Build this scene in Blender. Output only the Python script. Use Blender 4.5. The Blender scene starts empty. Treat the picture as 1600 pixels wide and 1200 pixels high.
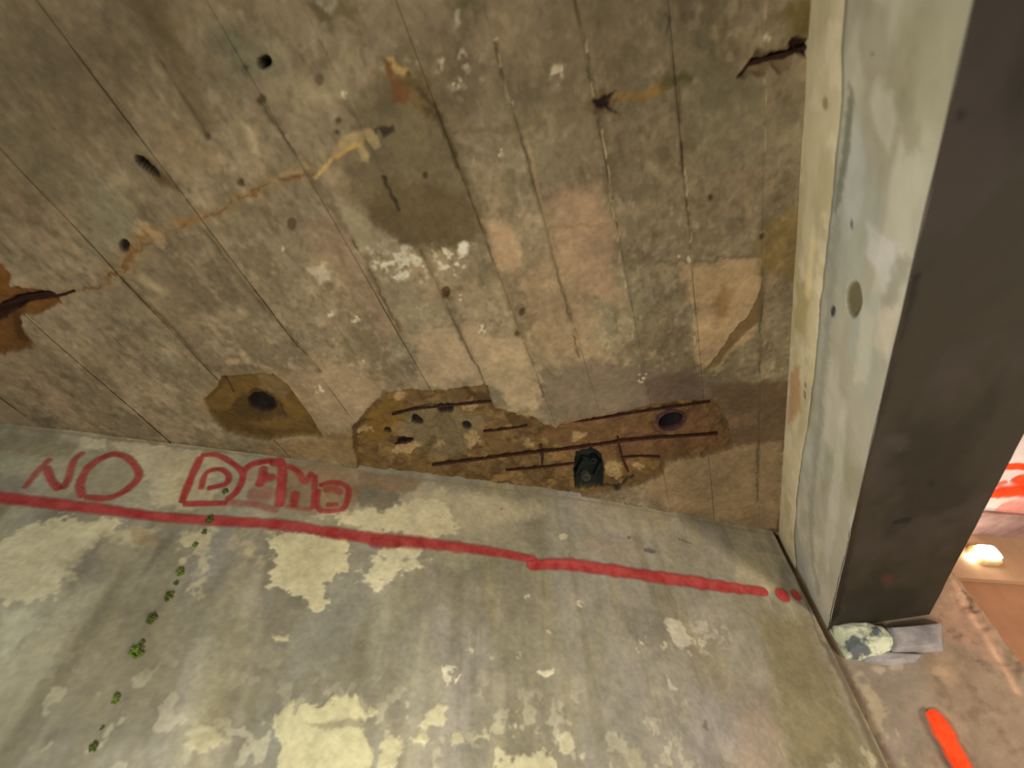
import bpy, math, random
import numpy as np
from mathutils import Matrix, Vector

# ------------------------------------------------------------------ camera, world, lights, exposure
sc = bpy.context.scene
COL = sc.collection
F = 779.0
v1 = np.array([377.28, 886.99, F]); v3 = np.array([-36.39, -668.94, F])
AZ = v3 / np.linalg.norm(v3)
AY = v1 - v1.dot(AZ) * AZ; AY /= np.linalg.norm(AY)
AX = np.cross(AY, AZ)
EYE = 1.6          # eye height
TOP = 2.6          # ceiling height
cam = bpy.data.cameras.new('camera'); cam_o = bpy.data.objects.new('camera', cam); COL.objects.link(cam_o)
r_ = Vector((AX[0], AY[0], AZ[0])); u_ = -Vector((AX[1], AY[1], AZ[1])); f_ = Vector((AX[2], AY[2], AZ[2]))
M = Matrix((r_, u_, -f_)).transposed().to_4x4(); M.translation = Vector((0, 0, EYE))
cam_o.matrix_world = M
cam.sensor_width = 36; cam.lens = 36 * F / 1600; cam.clip_start = 0.02
cam.dof.use_dof = True; cam.dof.focus_distance = 1.4; cam.dof.aperture_fstop = 1.8
sc.camera = cam_o

wd = bpy.data.worlds.new('world'); sc.world = wd; wd.use_nodes = True
wd.node_tree.nodes['Background'].inputs[0].default_value = (1.0, 0.93, 0.8, 1)
wd.node_tree.nodes['Background'].inputs[1].default_value = 0.03

def area(name, loc, target, size, power, color):
    l = bpy.data.lights.new(name, 'AREA'); l.shape = 'DISK'; l.size = size; l.energy = power; l.color = color
    o = bpy.data.objects.new(name, l); COL.objects.link(o); o.location = loc
    o.rotation_euler = (Vector(target) - Vector(loc)).to_track_quat('-Z', 'Y').to_euler()
    return o
area('key_light', (-0.36, 0.50, 0.97), (0.12, 1.42, 2.05), 0.45, 20, (1.0, 0.965, 0.91))
area('fill_light', (-1.0, -0.9, 1.0), (-1.1, 0.9, 1.95), 0.9, 17, (0.95, 0.97, 1.0))
area('bay_light', (1.75, 0.9, 1.1), (1.25, 1.65, 2.6), 0.4, 27, (1.0, 0.84, 0.74))
sc.view_settings.view_transform = 'Standard'; sc.view_settings.look = 'None'
sc.view_settings.gamma = 1; sc.view_settings.use_curve_mapping = False
sc.view_settings.exposure = 0.0

# ------------------------------------------------------------------ geometry helpers
def ray(u, v):
    d = np.array([u - 800.0, v - 600.0, F]); return np.array([d @ AX, d @ AY, d @ AZ])
def C(u, v):                      # ceiling coordinates (x, y)
    r = ray(u, v); return (r[0] / r[2], r[1] / r[2])
WA = np.array([-1.5756, 0.5021]); WT = np.array([0.83762073, 0.54625225]); WN = np.array([-WT[1], WT[0]])
WD = float(WN @ WA)
_line = [C(*p) for p in [(0, 662), (125, 675), (250, 690), (400, 709), (545, 730), (720, 752), (900, 775), (1060, 802), (1217, 832)]]
_bs = [float(WT @ (np.array(p) - WA)) for p in _line]; _bo = [float(WN @ np.array(p)) - WD for p in _line]
def bulge(s): return np.interp(s, _bs, _bo)
def W(u, v):                      # front wall coordinates (s, z)
    r = ray(u, v); off = 0.0
    for _ in range(5):
        p = r * (WD + off) / (WN @ r[:2]); s = float(WT @ (p[:2] - WA)); off = float(bulge(s))
    return (s, p[2] + EYE)
def SX(x0):                       # plane x = x0 -> (y, z)
    def g(u, v):
        r = ray(u, v); p = r * x0 / r[0]; return (p[1], p[2] + EYE)
    return g
def SY(y0):
    def g(u, v):
        r = ray(u, v); p = r * y0 / r[1]; return (p[0], p[2] + EYE)
    return g
def SZ(z0):
    def g(u, v):
        r = ray(u, v); p = r * (z0 - EYE) / r[2]; return (p[0], p[1])
    return g

def vn(x, y, seed=0):
    ix = np.floor(x).astype(np.int64); iy = np.floor(y).astype(np.int64)
    fx = x - ix; fy = y - iy; fx = fx * fx * (3 - 2 * fx); fy = fy * fy * (3 - 2 * fy)
    def h(a, b):
        n = (a * 374761393 + b * 668265263 + seed * 1442695041) & 0xffffffff
        n = ((n ^ (n >> 13)) * 1274126177) & 0xffffffff
        n = ((n ^ (n >> 16)) * 2246822519) & 0xffffffff
        return ((n ^ (n >> 15)) & 0xffff) / 65535.0
    a = h(ix, iy); b = h(ix + 1, iy); c = h(ix, iy + 1); d = h(ix + 1, iy + 1)
    return (a * (1 - fx) + b * fx) * (1 - fy) + (c * (1 - fx) + d * fx) * fy
def fbm(x, y, fr, seed=0, o=4):
    t = 0; a = 1; n = 0
    for i in range(o):
        t = t + a * vn(x * fr + i * 17.3, y * fr - i * 9.1, seed + i); n += a; a *= .5; fr *= 2.03
    return t / n
def sstep(a, b, x):
    t = np.clip((x - a) / (b - a), 0, 1); return t * t * (3 - 2 * t)

class Paint:
    """colour (display sRGB 0-255) and relief over surface coordinates a, b (metres)"""
    def __init__(s, a, b, base, proj):
        s.a = a; s.b = b; s.n = len(a); s.col = np.tile(np.array(base, float), (s.n, 1)); s.h = np.zeros(s.n); s.proj = proj
        s.wa = (fbm(a, b, 20, 91) - .5) + .75 * (fbm(a, b, 85, 191, 3) - .5); s.wb = (fbm(a, b, 20, 57) - .5) + .75 * (fbm(a, b, 85, 157, 3) - .5)
    def mixc(s, idx, m, color):
        s.col[idx] += (np.array(color, float) - s.col[idx]) * m[:, None]
    def noise(s, fa, fb, lo, hi, color, k, seed, o=4):
        n = fbm(s.a * fa, s.b * fb, 1.0, seed, o); m = sstep(lo, hi, n) * k
        s.col += (np.array(color, float) - s.col) * m[:, None]; return m
    def sd(s, pts, idx, warp):
        p = np.array(pts); A = s.a[idx] + warp * s.wa[idx] * 2; B = s.b[idx] + warp * s.wb[idx] * 2
        d = np.full(len(A), 1e9); ins = np.zeros(len(A), bool)
        for i in range(len(p)):
            x0, y0 = p[i]; x1, y1 = p[(i + 1) % len(p)]
            ex, ey = x1 - x0, y1 - y0; wx, wy = A - x0, B - y0
            t = np.clip((wx * ex + wy * ey) / (ex * ex + ey * ey + 1e-12), 0, 1)
            d = np.minimum(d, (wx - t * ex) ** 2 + (wy - t * ey) ** 2)
            c = ((y0 > B) != (y1 > B)) & (A < (x1 - x0) * (B - y0) / (y1 - y0 + 1e-12) + x0)
            ins ^= c
        d = np.sqrt(d); return np.where(ins, -d, d)
    def box(s, pts, m):
        p = np.array(pts); lo = p.min(0) - m; hi = p.max(0) + m
        return np.nonzero((s.a > lo[0]) & (s.a < hi[0]) & (s.b > lo[1]) & (s.b < hi[1]))[0]
    def poly(s, px, color=None, k=1.0, soft=.006, warp=.01, h=0, hs=None, speck=None, rough=0, seed=3):
        pts = [s.proj(*q) for q in px]; idx = s.box(pts, soft + warp * 1.5 + .004)
        if len(idx) == 0: return
        d = s.sd(pts, idx, warp); m = 1 - sstep(-soft, soft, d)
        if speck:
            fr, lo, hi = speck; m = m * sstep(lo, hi, fbm(s.a[idx], s.b[idx], fr, seed, 3))
        if color is not None: s.mixc(idx, m * k, color)
        if h or rough:
            q = hs or soft; mh = 1 - sstep(-q, q * .3, d)
            if speck: mh = mh * m
            s.h[idx] += mh * (h + rough * (fbm(s.a[idx], s.b[idx], 45, seed + 7, 4) - .5) * 2)
    def ell(s, u, v, ru, rv, rot=0, **kw):
        t = np.linspace(0, 2 * np.pi, 15)[:-1]; c, q = math.cos(math.radians(rot)), math.sin(math.radians(rot))
        s.poly([(u + ru * math.cos(i) * c - rv * math.sin(i) * q, v + ru * math.cos(i) * q + rv * math.sin(i) * c) for i in t], **kw)
    def disc(s, u, v, rad, color, k=.95, h=0, soft=.0012):
        c = s.proj(u, v); idx = s.box([c], rad + .01)
        if len(idx) == 0: return
        m = 1 - sstep(rad - soft, rad + soft, np.hypot(s.a[idx] - c[0], s.b[idx] - c[1])); s.mixc(idx, m * k, color); s.h[idx] += m * h
    def line(s, px, color, w=.003, k=1.0, soft=.002, warp=.004, h=0, breakup=None, seed=5):
        pts = [s.proj(*q) for q in px]; idx = s.box(pts, w + soft + warp * 2)
        if len(idx) == 0: return
        A = s.a[idx] + warp * s.wa[idx] * 2; B = s.b[idx] + warp * s.wb[idx] * 2; d = np.full(len(A), 1e9)
        for (x0, y0), (x1, y1) in zip(pts[:-1], pts[1:]):
            ex, ey = x1 - x0, y1 - y0; wx, wy = A - x0, B - y0
            t = np.clip((wx * ex + wy * ey) / (ex * ex + ey * ey + 1e-12), 0, 1)
            d = np.minimum(d, np.hypot(wx - t * ex, wy - t * ey))
        m = 1 - sstep(w - soft, w + soft, d)
        if breakup: m = m * sstep(breakup[1], breakup[2], fbm(s.a[idx], s.b[idx], breakup[0], seed, 3))
        s.mixc(idx, m * k, color); s.h[idx] += m * h
    def rgba(s, gain=1.0):
        c = np.clip(s.col / 255, 0, 1); l = np.where(c < .04045, c / 12.92, ((c + .055) / 1.055) ** 2.4) * 1.15 * gain
        return np.concatenate([np.clip(l, 0, .85), np.ones((s.n, 1))], 1)

def grid_mesh(name, P, nr, nc, mat, parent=None, rgba=None, flip=False, extra=None, smooth=True):
    """P: (nr*nc, 3) points, row-major"""
    me = bpy.data.meshes.new(name); P = np.asarray(P, np.float32)
    i = np.arange(nr * nc).reshape(nr, nc)
    q = np.stack([i[:-1, :-1], i[:-1, 1:], i[1:, 1:], i[1:, :-1]], -1).reshape(-1, 4)
    if flip: q = q[:, ::-1]
    if extra is not None: q = np.concatenate([q, extra])
    me.vertices.add(len(P)); me.vertices.foreach_set('co', P.ravel())
    me.loops.add(q.size); me.loops.foreach_set('vertex_index', q.ravel().astype(np.int32))
    me.polygons.add(len(q)); me.polygons.foreach_set('loop_start', np.arange(0, q.size, 4, dtype=np.int32))
    me.polygons.foreach_set('loop_total', np.full(len(q), 4, np.int32))
    me.update(calc_edges=True)
    if smooth: me.polygons.foreach_set('use_smooth', np.ones(len(q), bool))
    if rgba is not None:
        at = me.color_attributes.new('Col', 'FLOAT_COLOR', 'POINT'); at.data.foreach_set('color', rgba.astype(np.float32).ravel())
    me.materials.append(mat)
    o = bpy.data.objects.new(name, me); COL.objects.link(o)
    if parent: o.parent = parent
    return o
def pymesh(name, verts, faces, mat, parent=None, smooth=False):
    me = bpy.data.meshes.new(name); me.from_pydata([tuple(map(float, v)) for v in verts], [], faces); me.update()
    if smooth: me.polygons.foreach_set('use_smooth', [True] * len(me.polygons))
    me.materials.append(mat); o = bpy.data.objects.new(name, me); COL.objects.link(o)
    if parent: o.parent = parent
    return o
def box(name, lo, hi, mat, parent=None):
    x0, y0, z0 = lo; x1, y1, z1 = hi
    v = [(x0, y0, z0), (x1, y0, z0), (x1, y1, z0), (x0, y1, z0), (x0, y0, z1), (x1, y0, z1), (x1, y1, z1), (x0, y1, z1)]
    return pymesh(name, v, [(3, 2, 1, 0), (4, 5, 6, 7), (0, 1, 5, 4), (1, 2, 6, 5), (2, 3, 7, 6), (3, 0, 4, 7)], mat, parent)
def prism(name, pts, z0, z1, mat, parent=None):
    n = len(pts); v = [(x, y, z0) for x, y in pts] + [(x, y, z1) for x, y in pts]
    f = [tuple(range(n - 1, -1, -1)), tuple(range(n, 2 * n))] + [(i, (i + 1) % n, n + (i + 1) % n, n + i) for i in range(n)]
    return pymesh(name, v, f, mat, parent)
def structure(o): o['kind'] = 'structure'; return o
def tag(o, label, cat, group=None):
    o['label'] = label; o['category'] = cat
    if group: o['group'] = group
    return o
def empty(name, loc):
    o = bpy.data.objects.new(name, None); COL.objects.link(o); o.location = loc; o.empty_display_size = .05; return o
def reparent(o, p):               # keeps world geometry: data is written in world coordinates
    o.parent = p; o.matrix_parent_inverse = Matrix.Translation(-p.location); return o

# ------------------------------------------------------------------ materials
def mat_painted(name, rough=.85, var=.16, scale=60, bump=.25, dist=.004, spec=.25):
    m = bpy.data.materials.new(name); m.use_nodes = True; nt = m.node_tree; b = nt.nodes['Principled BSDF']
    at = nt.nodes.new('ShaderNodeVertexColor'); at.layer_name = 'Col'
    tc = nt.nodes.new('ShaderNodeTexCoord')
    n1 = nt.nodes.new('ShaderNodeTexNoise'); n1.inputs['Scale'].default_value = scale; n1.inputs['Detail'].default_value = 5; n1.inputs['Roughness'].default_value = .65
    nt.links.new(tc.outputs['Object'], n1.inputs['Vector'])
    mr = nt.nodes.new('ShaderNodeMapRange'); mr.inputs[1].default_value = .25; mr.inputs[2].default_value = .75
    mr.inputs[3].default_value = 1 - var; mr.inputs[4].default_value = 1 + var
    nt.links.new(n1.outputs['Fac'], mr.inputs[0])
    vm = nt.nodes.new('ShaderNodeVectorMath'); vm.operation = 'SCALE'
    nt.links.new(at.outputs['Color'], vm.inputs[0]); nt.links.new(mr.outputs[0], vm.inputs['Scale'])
    nt.links.new(vm.outputs[0], b.inputs['Base Color'])
    n2 = nt.nodes.new('ShaderNodeTexNoise'); n2.inputs['Scale'].default_value = scale * 2.2; n2.inputs['Detail'].default_value = 4
    nt.links.new(tc.outputs['Object'], n2.inputs['Vector'])
    bp = nt.nodes.new('ShaderNodeBump'); bp.inputs['Strength'].default_value = bump; bp.inputs['Distance'].default_value = dist
    nt.links.new(n2.outputs['Fac'], bp.inputs['Height']); nt.links.new(bp.outputs[0], b.inputs['Normal'])
    b.inputs['Roughness'].default_value = rough; b.inputs['Specular IOR Level'].default_value = spec
    return m
def lin(c):
    c = np.array(c) / 255.0; return np.where(c < .04045, c / 12.92, ((c + .055) / 1.055) ** 2.4) * 1.15
def mat_noise(name, c1, c2, scale=8, rough=.85, bump=.3, dist=.004, metal=0, spec=.25, lo=.35, hi=.65):
    m = bpy.data.materials.new(name); m.use_nodes = True; nt = m.node_tree; b = nt.nodes['Principled BSDF']
    tc = nt.nodes.new('ShaderNodeTexCoord')
    n1 = nt.nodes.new('ShaderNodeTexNoise'); n1.inputs['Scale'].default_value = scale; n1.inputs['Detail'].default_value = 7; n1.inputs['Roughness'].default_value = .6
    nt.links.new(tc.outputs['Object'], n1.inputs['Vector'])
    cr = nt.nodes.new('ShaderNodeValToRGB'); cr.color_ramp.elements[0].position = lo; cr.color_ramp.elements[1].position = hi
    cr.color_ramp.elements[0].color = (*lin(c1), 1); cr.color_ramp.elements[1].color = (*lin(c2), 1)
    nt.links.new(n1.outputs['Fac'], cr.inputs[0]); nt.links.new(cr.outputs[0], b.inputs['Base Color'])
    bp = nt.nodes.new('ShaderNodeBump'); bp.inputs['Strength'].default_value = bump; bp.inputs['Distance'].default_value = dist
    n2 = nt.nodes.new('ShaderNodeTexNoise'); n2.inputs['Scale'].default_value = scale * 6; n2.inputs['Detail'].default_value = 4
    nt.links.new(tc.outputs['Object'], n2.inputs['Vector'])
    nt.links.new(n2.outputs['Fac'], bp.inputs['Height']); nt.links.new(bp.outputs[0], b.inputs['Normal'])
    b.inputs['Roughness'].default_value = rough; b.inputs['Metallic'].default_value = metal; b.inputs['Specular IOR Level'].default_value = spec
    return m
def mat_spray(name, c1, c2):
    m = mat_noise(name, c1, c2, scale=24, rough=.6, bump=.06, dist=.001); nt = m.node_tree; b = nt.nodes['Principled BSDF']
    at = nt.nodes.new('ShaderNodeAttribute'); at.attribute_name = 'cover'
    tc = nt.nodes.new('ShaderNodeTexCoord'); n = nt.nodes.new('ShaderNodeTexNoise'); n.inputs['Scale'].default_value = 70; n.inputs['Detail'].default_value = 5
    nt.links.new(tc.outputs['Object'], n.inputs['Vector'])
    a = nt.nodes.new('ShaderNodeMath'); a.operation = 'MULTIPLY_ADD'; a.inputs[1].default_value = .9; a.inputs[2].default_value = -.45
    nt.links.new(n.outputs['Fac'], a.inputs[0])
    s = nt.nodes.new('ShaderNodeMath'); s.operation = 'MULTIPLY_ADD'; s.use_clamp = True
    nt.links.new(a.outputs[0], s.inputs[0]); nt.links.new(at.outputs['Fac'], s.inputs[1]); nt.links.new(at.outputs['Fac'], s.inputs[2])
    nt.links.new(s.outputs[0], b.inputs['Alpha'])
    return m
M_ceil = mat_painted('board_marked_concrete', var=.15, scale=55, bump=.28)
M_wall = mat_painted('washed_wall_render', var=.07, scale=45, bump=.16)
M_beam = mat_painted('beam_render', var=.05, scale=30, bump=.12)
M_soffit = mat_painted('dark_beam_soffit', var=.09, scale=22, bump=.15, rough=.75)
M_pier = mat_painted('pier_concrete', var=.12, scale=35, bump=.35)
M_plain = mat_noise('plain_concrete', (105, 98, 78), (140, 130, 104), scale=5)
M_rust = mat_noise('rusty_steel', (26, 11, 4), (58, 28, 12), scale=90, rough=.9, bump=.6, dist=.002)
M_dark = mat_noise('dark_plastic', (8, 12, 10), (20, 27, 23), scale=60, rough=.5)
M_purple = mat_noise('stained_socket', (48, 28, 30), (78, 48, 42), scale=60, rough=.7)
M_black = mat_noise('black_void', (8, 6, 5), (20, 15, 12), scale=40)
M_moss = mat_noise('green_moss', (78, 96, 34), (128, 146, 62), scale=140, rough=.95, bump=.8)
M_mossd = mat_noise('dark_moss', (66, 76, 26), (104, 118, 46), scale=140, rough=.95, bump=.8)
M_red = mat_spray('red_spray_paint', (158, 46, 44), (186, 80, 74))
M_orange = mat_spray('orange_spray_paint', (236, 62, 18), (246, 84, 30))
M_mortar = mat_noise('pale_mortar', (92, 98, 96), (198, 202, 168), scale=17, bump=.4, lo=.42, hi=.52)
M_block = mat_noise('grey_block', (120, 116, 112), (165, 158, 152), scale=14)
M_white = mat_noise('whitewashed_concrete', (205, 190, 178), (235, 224, 214), scale=4)
M_tan = mat_noise('tan_wall_render', (160, 128, 96), (188, 156, 122), scale=3)
M_tan2 = mat_noise('orange_tan_render', (144, 106, 76), (172, 130, 96), scale=3)
M_floor = mat_noise('floor_concrete', (110, 100, 84), (140, 128, 108), scale=3)
M_housing = mat_noise('lamp_housing', (180, 150, 90), (215, 190, 130), scale=20, rough=.4)
M_glow = bpy.data.materials.new('lamp_glow'); M_glow.use_nodes = True
_b = M_glow.node_tree.nodes['Principled BSDF']; _b.inputs['Emission Color'].default_value = (1, .9, .72, 1); _b.inputs['Emission Strength'].default_value = 12

# ------------------------------------------------------------------ ceiling
ceiling = structure(prism('ceiling', [(-3.2, -2.6), (3.4, -2.6), (3.4, 4.0), (-3.2, 4.0)], TOP + .065, TOP + .25, M_plain))

def paint_ceiling(a, b, strip):
    p = Paint(a, b, (121, 106, 78), C)
    rs = np.random.RandomState(strip * 7 + 3); t = rs.uniform(-1, 1)
    p.col += np.array([9, 8, 6.5]) * t
    p.noise(9, 3.2, .45, .72, (90, 78, 54), .75, 11)
    p.noise(8, 4, .5, .72, (140, 118, 88), .6, 23)
    p.noise(7, 3, .52, .75, (108, 102, 76), .5, 37)
    p.noise(26, 16, .52, .75, (92, 80, 56), .55, 41)
    p.noise(30, 22, .58, .78, (150, 132, 100), .45, 53)
    p.noise(90, 60, .55, .8, (86, 74, 50), .4, 57, 3); p.noise(80, 60, .58, .8, (152, 136, 108), .4, 59, 3)
    P, L, E_ = p.poly, p.line, p.ell
    # broad tonal stains, and light falloff painted into one corner
    P([(545, 150), (640, 60), (700, 150), (720, 250), (752, 330), (745, 380), (690, 392), (610, 370), (570, 330), (530, 300), (560, 220)], (84, 74, 46), .55, .02, .02)
    E_(660, 335, 88, 52, 15, color=(82, 68, 40), k=.75, soft=.014, warp=.012)
    P([(528, 318), (560, 330), (600, 370), (655, 392), (610, 396), (565, 392), (545, 360)], (138, 126, 94), .8, .008, .006)
    P([(470, 330), (520, 345), (580, 430), (640, 520), (610, 520), (540, 450), (490, 390)], (138, 112, 84), .5, .02, .015)
    P([(755, 345), (800, 350), (815, 420), (790, 430), (765, 400)], (160, 134, 98), .85, .008, .012)
    P([(560, 0), (900, 0), (1050, 60), (1000, 200), (880, 260), (760, 220), (600, 60)], (104, 90, 64), .4, .04, .04)
    P([(-40, -40), (330, -40), (280, 90), (150, 260), (-40, 380)], (96, 82, 56), .55, .06, .04)  # darker corner: falloff of the light put into the colour
    P([(640, 520), (740, 500), (780, 600), (700, 608), (650, 600)], (152, 130, 98), .7, .02, .03)
    P([(740, 530), (820, 520), (850, 600), (840, 640), (800, 640), (770, 600)], (152, 132, 98), .75, .015, .03)
    P([(800, 430), (880, 400), (930, 500), (930, 570), (850, 560)], (140, 116, 84), .6, .025, .03)
    P([(850, 300), (940, 290), (960, 360), (970, 480), (900, 450), (870, 400)], (146, 118, 88), .65, .02, .02)
    P([(1060, 410), (1190, 402), (1190, 470), (1180, 520), (1110, 575), (1090, 575), (1078, 480)], (158, 130, 92), .75, .012, .02)
    E_(1128, 472, 13, 24, 5, color=(116, 86, 50), k=.6, soft=.012)
    P([(1190, 440), (1190, 500), (1150, 535), (1120, 570), (1100, 578), (1120, 555), (1145, 520), (1170, 495)], (92, 72, 40), .85, .003, .006, h=.003)
    P([(1190, 350), (1250, 330), (1245, 440), (1192, 430)], (118, 94, 46), .6, .02, .02)
    P([(1240, 0), (1282, 0), (1276, 60), (1235, 55)], (94, 80, 34), .8, .015, .01)
    P([(1080, 60), (1200, 160), (1260, 120), (1260, 260), (1120, 260), (1060, 180)], (108, 102, 74), .4, .03, .03)
    P([(930, 560), (1000, 575), (1090, 590), (1180, 600), (1100, 625), (1000, 640), (900, 660), (860, 650), (850, 590)], (98, 84, 66), .75, .012, .02)
    P([(1010, 595), (1085, 575), (1105, 625), (1010, 632)], (82, 64, 50), .7, .012, .01)
    P([(1105, 602), (1250, 594), (1240, 692), (1150, 700), (1118, 650)], (84, 64, 42), .8, .014, .012)
    P([(1110, 700), (1222, 690), (1218, 832), (1100, 812), (1030, 790), (1010, 765), (1040, 725)], (136, 112, 78), .75, .014, .014)
    E_(1145, 655, 45, 12, -5, color=(112, 88, 64), k=.6, soft=.012, warp=.02)
    P([(470, 690), (555, 668), (560, 725), (500, 720), (400, 705)], (110, 86, 48), .6, .016, .02)
    P([(300, 560), (330, 570), (440, 580), (400, 560), (350, 520), (290, 480), (260, 500)], (158, 136, 100), .65, .012, .02, speck=(30, .4, .6))
    P([(420, 590), (520, 560), (600, 600), (560, 660), (510, 680)], (144, 122, 90), .6, .015, .02)
    P([(235, 195), (300, 200), (340, 260), (280, 270), (240, 240)], (132, 112, 78), .6, .03, .02)
    P([(330, 60), (420, 60), (430, 110), (370, 140)], (96, 98, 70), .5, .03, .03)
    P([(200, 0), (250, 0), (275, 90), (240, 60)], (82, 68, 38), .7, .02, .01)
    P([(240, 40), (262, 20), (340, 200), (322, 206)], (92, 78, 50), .6, .01, .01)
    P([(180, 395), (260, 400), (330, 500), (300, 560), (240, 500)], (102, 88, 64), .5, .03, .03)
    P([(150, 400), (120, 330), (200, 300), (240, 380)], (100, 98, 72), .5, .03, .03)
    P([(210, 435), (225, 430), (258, 455), (252, 462)], (160, 142, 102), .8, .01, .006)
    P([(375, 190), (395, 200), (405, 240), (390, 235)], (158, 142, 106), .85, .01, .008)
    P([(415, 190), (435, 195), (445, 220), (425, 220)], (140, 126, 94), .7, .008, .008)
    P([(485, 115), (530, 100), (545, 160), (490, 170), (460, 150)], (136, 122, 90), .6, .015, .02)
    P([(480, 0), (560, 0), (555, 35), (510, 47), (485, 30)], (84, 74, 42), .6, .01, .015)
    P([(720, 0), (760, 0), (740, 30), (700, 25)], (78, 76, 44), .7, .01, .02)
    # rusty crack crossing the boards
    crack = [(0, 492), (60, 470), (110, 455), (190, 430), (205, 395), (250, 365), (300, 342), (350, 325), (400, 298), (450, 283), (490, 273)]
    L(crack, (122, 98, 60), .012, .45, .010, .02)
    L(crack[2:], (98, 66, 30), .0028, .8, .002, .012, h=-.0015, breakup=(40, .35, .55))
    L([(270, 346), (318, 336)], (124, 88, 44), .005, .6, .004, .01)
    L([(195, 395), (215, 372), (235, 360)], (116, 80, 44), .007, .65, .006, .015)
    L([(205, 408), (202, 385)], (106, 72, 38), .006, .65, .005, .008)
    L([(220, 355), (250, 365), (255, 380)], (156, 128, 88), .008, .6, .006, .02)
    L([(700, 205), (770, 200), (820, 200), (845, 188)], (92, 78, 50), .005, .6, .005, .01)
    L([(1020, 415), (1075, 407), (1130, 403), (1190, 398)], (92, 78, 52), .003, .7, .003, .012, h=.001)
    L([(860, 355), (950, 352)], (118, 92, 60), .002, .6, .002, .008)
    L([(965, 150), (990, 145), (1040, 138)], (142, 104, 46), .007, .75, .006, .01)
    L([(1038, 136), (1072, 122)], (72, 66, 34), .009, .8, .007, .01)
    # white lime deposits
    P([(562, 400), (620, 378), (662, 395), (655, 430), (625, 440), (590, 432)], (186, 176, 148), .85, .014, .02, speck=(85, .42, .66), h=-.001)
    P([(665, 392), (735, 372), (742, 400), (718, 432), (680, 420)], (182, 172, 144), .85, .012, .02, speck=(85, .5, .68), h=-.001)
    E_(724, 388, 9, 13, 0, color=(206, 198, 172), k=.85, soft=.005, warp=.006)
    P([(484, 420), (512, 412), (515, 440), (500, 445)], (164, 152, 122), .8, .006, .012)
    P([(570, 110), (640, 70), (760, 90), (780, 170), (690, 160)], (170, 158, 128), .5, .02, .02, speck=(60, .6, .7))
    P([(480, 0), (540, 0), (520, 30), (488, 28)], (160, 156, 130), .7, .012, .02, speck=(60, .52, .62))
    E_(711, 30, 7, 9, 0, color=(170, 160, 130), k=.8, soft=.004)
    for u, v, r in [(690, 95, 6), (712, 135, 5), (722, 85, 5), (728, 108, 4), (692, 118, 5), (872, 112, 9), (868, 120, 6), (772, 67, 4), (798, 160, 5), (780, 238, 4), (537, 150, 5), (516, 490, 4), (440, 388, 4), (752, 516, 6), (570, 568, 4), (1078, 404, 4), (1060, 402, 3), (723, 462, 4), (555, 500, 4), (1200, 60, 5), (500, 608, 5), (1003, 590, 5)]:
        E_(u, v, r * 1.2, r * 1.6, 20, color=(186, 172, 138), k=.85, soft=.003, warp=.008, speck=(130, .42, .58))
    # yellow calcite runs
    P([(487, 277), (498, 268), (520, 240), (535, 215), (560, 203), (578, 198), (590, 210), (593, 226), (585, 230), (572, 215), (566, 222), (576, 240), (572, 252), (562, 248), (558, 226), (540, 234), (518, 252), (500, 276), (494, 282)], (160, 138, 92), .9, .003, .005, h=-.0025)
    L([(440, 275), (470, 268), (480, 262), (476, 255)], (156, 132, 84), .004, .7, .003, .006, h=-.001)
    L([(500, 272), (524, 246), (548, 232), (568, 220)], (186, 150, 78), .003, .8, .002, .004, h=-.001)
    P([(601, 92), (618, 88), (622, 104), (640, 102), (648, 112), (632, 122), (620, 118), (612, 104)], (170, 140, 82), .9, .003, .006, h=-.002)
    P([(604, 100), (615, 105), (622, 125), (645, 140), (640, 165), (618, 160), (612, 135)], (104, 66, 30), .8, .006, .012)
    P([(632, 125), (660, 110), (680, 180), (665, 180), (640, 150)], (98, 74, 38), .65, .01, .015)
    P([(585, 200), (612, 195), (618, 205), (600, 212), (588, 208)], (44, 34, 16), .8, .003, .006, speck=(80, .4, .55), h=.002)
    P([(665, 165), (690, 180), (685, 195), (668, 180)], (66, 52, 26), .7, .005, .01, speck=(80, .4, .55))
    # seams: dirty grooves and lime fins along the shuttering joints
    for k_, px in enumerate([[(190, 435), (280, 525), (325, 575)], [(250, 95), (325, 210)], [(315, 355), (370, 427), (500, 580)], [(410, 160), (490, 285)], [(515, 320), (565, 400), (625, 515)], [(537, 162), (560, 195)], [(600, 280), (625, 322)], [(657, 390), (700, 480), (750, 585), (772, 640)], [(675, 162), (712, 255), (755, 362), (830, 560), (850, 620)], [(771, 67), (816, 225), (850, 337), (905, 560)], [(899, 0), (914, 80), (944, 232), (977, 439)], [(1041, 19), (1060, 169), (1077, 375)], [(1193, 420), (1188, 520), (1184, 620), (1184, 800)], [(1248, 430), (1240, 560), (1225, 700)]]):
        L(px, (62, 50, 28), .0022, .72, .0022, .005, breakup=(20, .3, .55), seed=k_); L(px, (88, 76, 50), .007, .5, .006, .006, breakup=(14, .35, .6), seed=k_ + 40)
    L([(655, 140), (675, 162), (700, 215), (715, 260)], (60, 48, 24), .004, .7, .004, .006)
    L([(598, 278), (612, 305), (622, 325)], (44, 34, 16), .0035, .85, .003, .006, h=.002)
    for px in [[(940, 200), (962, 340), (977, 460), (985, 495)], [(984, 480), (1000, 595)], [(1071, 262), (1078, 380)], [(1078, 425), (1086, 540)], [(1199, 0), (1197, 130), (1194, 240)], [(775, 75), (797, 160)], [(914, 60), (925, 150)]]:
        L(px, (164, 146, 108), .0018, .75, .0018, .005, h=-.002, breakup=(45, .45, .55))
    L([(823, 220), (850, 337), (880, 442)], (146, 122, 88), .0035, .6, .003, .004)
    L([(757, 350), (800, 480), (830, 560)], (136, 112, 80), .003, .5, .003, .004)
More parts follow.
